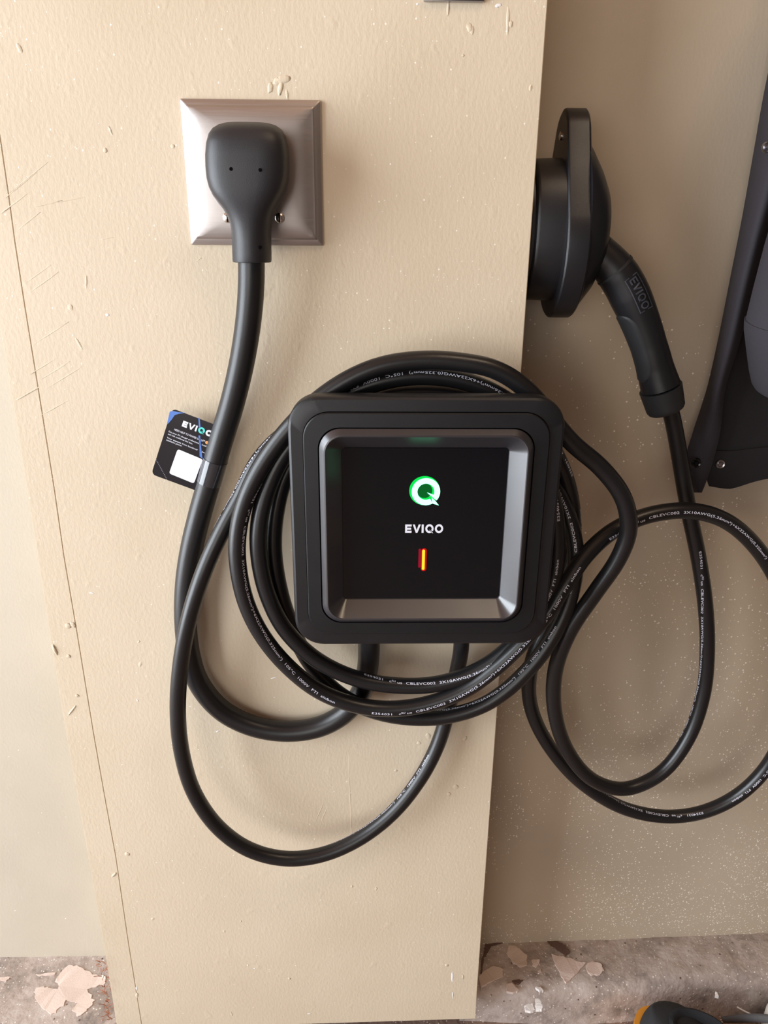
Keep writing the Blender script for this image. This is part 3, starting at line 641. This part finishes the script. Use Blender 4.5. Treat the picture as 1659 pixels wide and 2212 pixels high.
# embossed name on the handle, in a frame
V, F, wd_ = word('EVIQO', .2); fs = .0062
def on_handle(u, v, h):
    sx = hl * .245 + (u / wd_) * .0285; p, T, Nn, B = hp.at(sx); ph = .22 + (v - .5) * fs * 1.2 / .018
    return p + (Nn * math.cos(ph) + B * math.sin(ph)) * (hr(sx) + .0008)
bm = bmesh.new(); flat(bm, V, F, on_handle); obj('embossed_name', bm, 'emboss', conn, smooth=None)
def seg_rect(u0, v0, u1, v1, n=10):
    vs, f2 = [], []
    for i in range(n + 1):
        u = u0 + (u1 - u0) * i / n; vs += [(u, v0), (u, v1)]
    for i in range(n): f2.append((2 * i, 2 * i + 2, 2 * i + 3, 2 * i + 1))
    return vs, f2
V, F = merge2([seg_rect(-.35, -.42, wd_ + .35, -.30), seg_rect(-.35, 1.30, wd_ + .35, 1.42), seg_rect(-.35, -.3, -.22, 1.3, 1), seg_rect(wd_ + .22, -.3, wd_ + .35, 1.3, 1)])
bm = bmesh.new(); flat(bm, V, F, on_handle); obj('embossed_frame', bm, 'emboss', conn, smooth=None)
# ------------------------------------------------------------------ holster on the post's right side
hc = Vector((0.0, 0.050, P(1205, 500, .045).z))
t = thing('connector_holster', 'black teardrop connector holster on the side of the post', 'holster', (XR, hc.y, hc.z))
def oval(x, ry, rz, e=2.3, n=48, dy=0.0, dz=0.0):
    out = []
    for k in range(n):
        a = 2 * math.pi * k / n; c, s_ = math.cos(a), math.sin(a)
        out.append(Vector((x, hc.y + dy + ry * math.copysign(abs(c) ** (2 / e), c), hc.z + dz + rz * math.copysign(abs(s_) ** (2 / e), s_))))
    return out
bm = bmesh.new(); loft(bm, [oval(.1395, .040, .050), oval(.1415, .0455, .0565), oval(.1435, .0455, .0565), oval(.1435, .044, .055), oval(.1450, .044, .055)]); obj('mount_plate', bm, 'plastic', t)
bm = bmesh.new(); loft(bm, [oval(.1445, .0455, .0575), oval(.1458, .0478, .0598), oval(.1470, .0484, .0604), oval(.1480, .0486, .0606), oval(.1765, .0496, .0616)]); obj('socket_body', bm, 'plastic', t, smooth=25)
def tear(x, k=1.0, dz=0.0, dy=0.0, n=64, oz=-.012):
    c1, r1, c2, r2 = 0.0, .0645, .086, .0265; out = []
    for i in range(n):
        a = 2 * math.pi * i / n; nx, nz = math.cos(a), math.sin(a)
        if r1 + c1 * nz > r2 + c2 * nz: q = (r1 * nx, c1 + r1 * nz)
        else: q = (r2 * nx, c2 + r2 * nz)
        out.append(Vector((x, hc.y - .004 + dy + q[0] * .86 * k, hc.z + oz + dz + (q[1] - .0) * k)))
    return out
bm = bmesh.new(); loft(bm, [tear(.1700, .97), tear(.1712, .995), tear(.1725, 1.0), tear(.1885, 1.0), tear(.1900, .985), tear(.1910, .95)])
obj('shroud', bm, 'plastic', t, smooth=28)
bm = bmesh.new(); loft(bm, [oval(.1890, .0540, .0740, 2.0, dy=-.004, dz=.002), oval(.1940, .0525, .0700, 2.0, dy=-.004, dz=.002), oval(.2040, .0470, .0545, 2.0, dy=-.004, dz=.001), oval(.2105, .0385, .0400, 2.0, dy=-.004, dz=.002), oval(.2135, .026, .026, 2.0, dy=-.004, dz=.004), oval(.2140, .012, .012, 2.0, dy=-.004, dz=.004)])
obj('dome', bm, 'plastic', t, smooth=50)
c = Vector((.1698, hc.y - .004, P(1233, 295, .05).z)); bm = bmesh.new()
loft(bm, [[c + Vector((x, r * math.cos(a * math.pi / 8), r * math.sin(a * math.pi / 8))) for a in range(16)] for r, x in ((.0035, .002), (.0035, -.0008), (.002, -.0014))])
obj('screw', bm, 'screw', t)
# ------------------------------------------------------------------ hang tag on the power cord
t = thing('cable_tag', 'glossy black folded tag wrapped around the thick power cord', 'tag', P(400, 970, -.02))
o0 = P(372, 882, -.019); o1 = P(327, 1024, -.019)
uz = (o1 - o0); hgt = uz.length; ez = uz.normalized(); ex = Vector((-ez.z, 0, ez.x));
if ex.x < 0: ex = -ex
ey = Vector((0, -1, 0)); wdt = .058
def on_card(u, v, h=0.0, lift=0.0): return o0 + ex * (u * wdt) + ez * (v * hgt) + ey * (h + lift)
bm = bmesh.new(); lp = rrect(.5, .5, .07, 6)
loft(bm, [[on_card(u + .5, v + .5, h) for u, v in lp] for h in (-.0003, .0003)]); card = obj('card', bm, 'card', t, smooth=None)
def card_poly(pts, mat, name, h=.00045):
    bm = bmesh.new(); bm.faces.new([bm.verts.new(on_card(u, v, h)) for u, v in pts]); obj(name, bm, mat, card, smooth=None)
def px_card(px, py):
    p = P(px, py, -.0195) - o0; return (p.dot(ex) / wdt, p.dot(ez) / hgt)
def c5(x, y): return px_card(320 + x / 9.76, 870 + y / 9.76)
V, F, wd_ = word('EVIQO', .30, 'EVIO'); a, b, c_ = c5(705, 495), c5(1325, 725), c5(745, 375)
au = Vector(b) - Vector(a); av = Vector(c_) - Vector(a)
fn = lambda u, v, h: on_card(a[0] + au[0] * u / wd_ + av[0] * v, a[1] + au[1] * u / wd_ + av[1] * v, .00045)
bm = bmesh.new(); flat(bm, V, F, fn); obj('lettering', bm, 'white', card, smooth=None)
V, F, _w = word('EVIQO', .30, 'Q'); bm = bmesh.new(); flat(bm, V, F, fn); obj('teal_letter', bm, 'teal', card, smooth=None)
for sx, (x0, y0), (x1, y1), capx in (('NEED HELP TO POWER UP? LIFT', (545, 580), (1190, 835), 42), ('Get your EV charger professionally installed', (425, 615), (1280, 955), 34), ('and with confidence that lasts.', (415, 670), (935, 880), 34),
                          ('Your experts from handover  -  home', (390, 745), (1250, 1095), 34), ('installation partner.', (380, 795), (710, 925), 34)):
    VV, FF = textmesh(sx, .01, 1.0); w_ = max(v[0] for v in VV); a_, b_ = Vector(c5(x0, y0)), Vector(c5(x1, y1)); dirv = b_ - a_
    up = Vector(c5(x0 + capx * .34, y0 - capx * .94)) - a_
    bm = bmesh.new(); flat(bm, VV, FF, lambda u, v, h: on_card(a_[0] + dirv[0] * u / w_ + up[0] * v / .73, a_[1] + dirv[1] * u / w_ + up[1] * v / .73, .00045))
    o = obj('small_print', bm, 'white', card, smooth=None); o['kind'] = 'stuff'
cq = [c5(*p) for p in ((620, 975), (1150, 1195), (970, 1705), (437, 1490))]
ctr = sum((Vector(p) for p in cq), Vector((0, 0))) / 4; e1 = (Vector(cq[1]) - Vector(cq[0])) / 2; e2 = (Vector(cq[3]) - Vector(cq[0])) / 2
card_poly([(ctr.x + e1.x * u + e2.x * v, ctr.y + e1.y * u + e2.y * v) for u, v in rrect(1, 1, .16, 5)], 'white', 'white_square')
cd_ = c5(1240, 840); card_poly([(cd_[0] + .028 * math.cos(i * math.pi / 8), cd_[1] + .024 * math.sin(i * math.pi / 8)) for i in range(16)], 'orange_print', 'orange_dot')
card_poly([c5(*p) for p in ((455, 190), (520, 170), (640, 200), (790, 212), (640, 235), (560, 260), (500, 350), (440, 420), (392, 468))], 'card_blue', 'blue_streak')  # flat blue patches on the card
card_poly([c5(*p) for p in ((1058, 318), (1085, 320), (1105, 520), (1070, 540))], 'card_blue', 'blue_streak')
card_poly([c5(*p) for p in ((1060, 690), (1095, 690), (1120, 960), (1145, 1180), (1085, 1130), (1080, 900))], 'card_blue', 'blue_streak')
for i in range(14): 
    x, y = 170 + i * 17, 1205 + i * 31; card_poly([c5(x - 4, y - 4), c5(x + 5, y - 4), c5(x + 5, y + 5), c5(x - 4, y + 5)], 'white', 'dotted_line')
sa, sb_ = cord.near(472, 992), cord.near(457, 1046)
bm = bmesh.new(); loops = []
for i in range(9):
    p, T, Nn, B = cord.at(sa + (sb_ - sa) * i / 8); loops.append([p + (Nn * math.cos(q * math.pi / 14) + B * math.sin(q * math.pi / 14)) * .0115 for q in range(28)])
loft(bm, loops); obj('wrap_band', bm, 'card_edge', t, smooth=60)
# ------------------------------------------------------------------ hanging jacket
t = thing('jacket', 'dark hanging jacket with open front and snap buttons', 'jacket', P(1700, 1040, .06))
def sheet(name, rows, prof, mat, thick=.0016, nu=18, sub=6, par=None, wob=.0012, hem=None):
    """rows: (py, pxL, pxR, yL, yM, yR); a curved cloth strip"""
    ctl = list(rows); dense = []
    def cr(p0, p1, p2, p3, t): return .5 * ((2 * p1) + (-p0 + p2) * t + (2 * p0 - 5 * p1 + 4 * p2 - p3) * t * t + (-p0 + 3 * p1 - 3 * p2 + p3) * t ** 3)
    for i in range(len(ctl) - 1):
        q = [ctl[max(i - 1, 0)], ctl[i], ctl[i + 1], ctl[min(i + 2, len(ctl) - 1)]]
        for k in range(sub): dense.append([cr(*[z[j] for z in q], k / sub) for j in range(6)])
    dense.append(list(ctl[-1]))
    loops = []
    for py, l, r, yl, ym, yr in dense:
        row = []
        for j in range(nu + 1):
            u = j / nu; yy = yl * (1 - u) ** 2 + ym * 2 * u * (1 - u) + yr * u * u
            p = P(l + (r - l) * u, py + (hem(l + (r - l) * u) * min(1, max(0, (py - 930) / 110)) if hem else 0), yy); p.y += wob * noise.noise(Vector((p.x * 40, 3.1, p.z * 14))); row.append(p)
        loops.append(row)
    bm = bmesh.new(); loft(bm, loops, False, False, closed=False)
    bmesh.ops.recalc_face_normals(bm, faces=bm.faces[:]); bmesh.ops.solidify(bm, geom=bm.faces[:], thickness=thick)
    return obj(name, bm, mat, par if par is not None else t, smooth=50)
front = sheet('front_panel', [(-260, 1752, 1945, .075, -.01, .05), (0, 1697, 1835, .078, -.01, .05), (170, 1660, 1775, .08, -.01, .05), (320, 1634, 1722, .08, -.005, .05), (480, 1605, 1665, .08, -.005, .05), (620, 1577, 1625, .08, .0, .05), (740, 1553, 1594, .08, .005, .05), (830, 1533, 1566, .08, .02, .055),
        (885, 1516, 1558, .078, .035, .055), (935, 1499, 1553, .075, .045, .055), (985, 1485, 1541, .072, .05, .058), (1030, 1490, 1527, .07, .055, .06), (1063, 1503, 1514, .068, .06, .062)], None, 'cloth')
HEM = lambda x: 9 * math.exp(-((x - 1575) / 45) ** 2) - 4 - max(0, x - 1575) * .16
back = sheet('back_panel', [(-260, 1860, 2150, .06, .075, .05), (170, 1740, 2080, .07, .08, .06), (480, 1648, 2040, .075, .085, .06), (740, 1582, 2010, .075, .085, .06), (880, 1550, 1990, .075, .082, .06), (960, 1541, 1985, .072, .07, .055), (1010, 1533, 1983, .07, .066, .055), (1032, 1529, 1982, .07, .066, .055), (1048, 1531, 1985, .07, .066, .055)], None, 'lining', nu=60, hem=HEM)
# sleeve with turned cuff
def sleeve(name, ctl, mat, seg=32, thick=True, par=None):
    loops = []
    for px, py, y, rpx, ry in ctl:
        c = P(px, py, y); r = rpx / FPX * (c - CAM).dot(fwd)
        loops.append([c + Vector((r * math.cos(a * 2 * math.pi / seg), ry * math.sin(a * 2 * math.pi / seg), 0.006 * math.sin(a * 2 * math.pi / seg))) for a in range(seg)])
    bm = bmesh.new(); loft(bm, loops, False, False)
    bmesh.ops.recalc_face_normals(bm, faces=bm.faces[:]); bmesh.ops.solidify(bm, geom=bm.faces[:], thickness=.0016)
    return obj(name, bm, mat, par or t, smooth=50)
slv = sleeve('sleeve', [(1900, -240, -.01, 90, .05), (1868, 0, -.012, 88, .048), (1826, 250, -.015, 84, .045), (1780, 420, -.016, 80, .042), (1740, 540, -.018, 76, .04), (1710, 630, -.02, 72, .036), (1690, 695, -.02, 69, .034), (1688, 703, -.02, 69, .034)], 'cloth')
sleeve('cuff', [(1688, 700, -.02, 71, .036), (1687, 725, -.02, 71, .036), (1688, 770, -.02, 67, .035), (1690, 810, -.02, 64, .034), (1692, 838, -.02, 60, .033), (1693, 846, -.02, 57, .031)], 'cloth', par=slv)
bm = bmesh.new(); c = P(1656, 318, .028)
def snap(c, r, mat, par, nm, inner=True):
    pr = [(r, .001), (r, -.0008), (r * .85, -.0018), (r * .6, -.0012), (r * .55, -.0004), (r * .4, -.0004), (r * .36, -.0022), (r * .15, -.0024)]
    bm = bmesh.new(); loft(bm, [[c + Vector((q * math.cos(a * math.pi / 12), y, q * math.sin(a * math.pi / 12))) for a in range(24)] for q, y in pr]); return obj(nm, bm, mat, par, smooth=40)
bm.free()
snap(P(1555, 1002, .066), .0054, 'snap', back, 'silver_snap')
snap(P(1503, 1000, .055), .0052, 'glass', front, 'black_snap')
snap(P(1657, 318, .020), .0045, 'snap', front, 'silver_snap')
# hem band
sheet('hem', [(972, 1540, 1985, .0685, .064, .052), (1010, 1532, 1983, .0675, .064, .052), (1034, 1527, 1982, .067, .063, .052), (1050, 1531, 1985, .067, .063, .052)], None, 'lining', nu=60, par=back, wob=.0004, hem=HEM)
# ------------------------------------------------------------------ shoes at the foot of the wall
def shoe(name, label, heel, length, width, hgt, yaw, uppermat, solemat, rimmat, rimh):
    tt = thing(name, label, 'shoe', heel)
    R_ = Matrix.Rotation(yaw, 3, 'Z')
    def sole_w(x):                            # half width along the shoe, heel at x=0
        return width / 2 * (math.sqrt(max(0, 1 - (1 - min(x / .18, 1)) ** 2)) * (.80 + .20 * min(1, max(0, (x - .35) / .3))) * (math.sqrt(max(0, 1 - max(0, (x - .72) / .28) ** 2)) if x > .72 else 1))
    def hprof(x): return hgt * (1.0 - .25 * min(1, max(0, (x - .15) / .35)) - .45 * min(1, max(0, (x - .5) / .4)))
    def sect(x, lo, hi, k, lean):
        w = sole_w(x) * k; out = []
        for j in range(25):
            a = math.pi * j / 24; c_, s_ = math.cos(a), math.sin(a)
            out.append(Vector(heel) + R_ @ Vector((x * length + lean * s_ * (1 - x) * .012, w * math.copysign(abs(c_) ** .6, c_), lo + (hi - lo) * abs(s_) ** .38)))
        return out
    xs = [.0015, .006, .015, .03, .05, .08, .12, .18, .26, .35, .45, .55, .65, .75, .84, .91, .96, .985, .998]
    bm = bmesh.new(); loft(bm, [sect(x, rimh * .8, hprof(x), .99, 1) for x in xs]); up = obj('upper', bm, uppermat, tt, smooth=60)
    bm = bmesh.new(); loft(bm, [[Vector(heel) + R_ @ Vector((x * length - .0055 * (1 - x), sole_w(x) * 1.05 * u, z * (1 + .75 * max(0, 1 - x / .30)))) for u, z in ((-1, .001), (-1.03, rimh * .6), (-.97, rimh), (.97, rimh), (1.03, rimh * .6), (1, .001))] for x in xs]); obj('sole', bm, solemat, tt, smooth=60)
    return tt, up, R_, sole_w, hprof
hl0 = PZ(1383, 2193, .055); heel = Vector((hl0.x, hl0.y, 0.0))
tt, up, R_, sw, hp_ = shoe('slip_on_shoe', 'black shoe with orange heel on the floor below the curb', heel, .25, .098, .082, math.radians(-38), 'shoe', 'orange', None, .03)
bm = bmesh.new(); lps = []
for rr, z in ((1.0, .0800), (1.02, .0850), (.92, .0870), (.80, .0830), (.72, .070), (.6, .05)):
    lps.append([heel + R_ @ Vector((.080 + .046 * rr * math.cos(a) , .030 * rr * math.sin(a), z - .006 * max(0, math.cos(a)))) for a in [2 * math.pi * i / 32 for i in range(32)]])
loft(bm, lps, False, True); obj('collar', bm, 'shoe_in', tt, smooth=60)
h2 = PZ(1722, 2184, .05); h2.y -= .018
t2 = thing('sneaker', 'grey knit sneaker with white toe beside the black shoe', 'shoe', (h2.x, h2.y, 0))
bm = bmesh.new(); lps = []
for q, z in ((1.0, .003), (1.08, .03), (1.06, .06), (.95, .085), (.65, .100), (.25, .106)):
    lps.append([Vector((h2.x + .004 + .050 * q * math.cos(a) * 1.1, h2.y - .01 + .045 * q * math.sin(a), z)) for a in [2 * math.pi * i / 28 for i in range(28)]])
loft(bm, lps); obj('toe_cap', bm, 'shoe_white', t2, smooth=60)
bm = bmesh.new(); q0 = [PZ(1562, 2203, .03), PZ(1600, 2200, .045), PZ(1640, 2199, .062), PZ(1690, 2206, .07)]
tube(bm, Path(catmull(q0, .003)), lambda s: .0035 + .0012 * min(1, s / .03), 14, 1.2); obj('strap', bm, 'shoe_grey', t2, smooth=60)
tw = thing('dry_stalk', 'thin pale stalk on the floor beside the white toed sneaker', 'stalk', PZ(1592, 2176, .04))
bm = bmesh.new(); tube(bm, Path(catmull([PZ(1592, 2175, .045), PZ(1608, 2184, .045), PZ(1625, 2192, .046)], .003)), .0010, 8); obj('stem', bm, 'straw', tw)
# rust-brown fibres caught beside the board's foot
fx = bmesh.new()
for i in range(70):
    a = P(random.uniform(226, 246), random.uniform(2075, 2205), random.uniform(-.01, .02)); d = Vector((random.uniform(-1, 1), random.uniform(-.4, .4), random.uniform(-1, 1))).normalized() * random.uniform(.004, .011)
    a.x = min(a.x, -.329); a.z = max(a.z, .044); pts = [a, a + d * .5 + Vector((0, 0, random.uniform(-.002, .002))), a + d]
    for p in pts: p.x = min(p.x, -.3285)
    tube(fx, Path(pts), .00035, 5)
fo = obj('dry_fibres', fx, 'fiber', None, smooth=None); fo['kind'] = 'stuff'; fo['label'] = 'rust brown fibres caught against the foot of the board'; fo['category'] = 'debris'
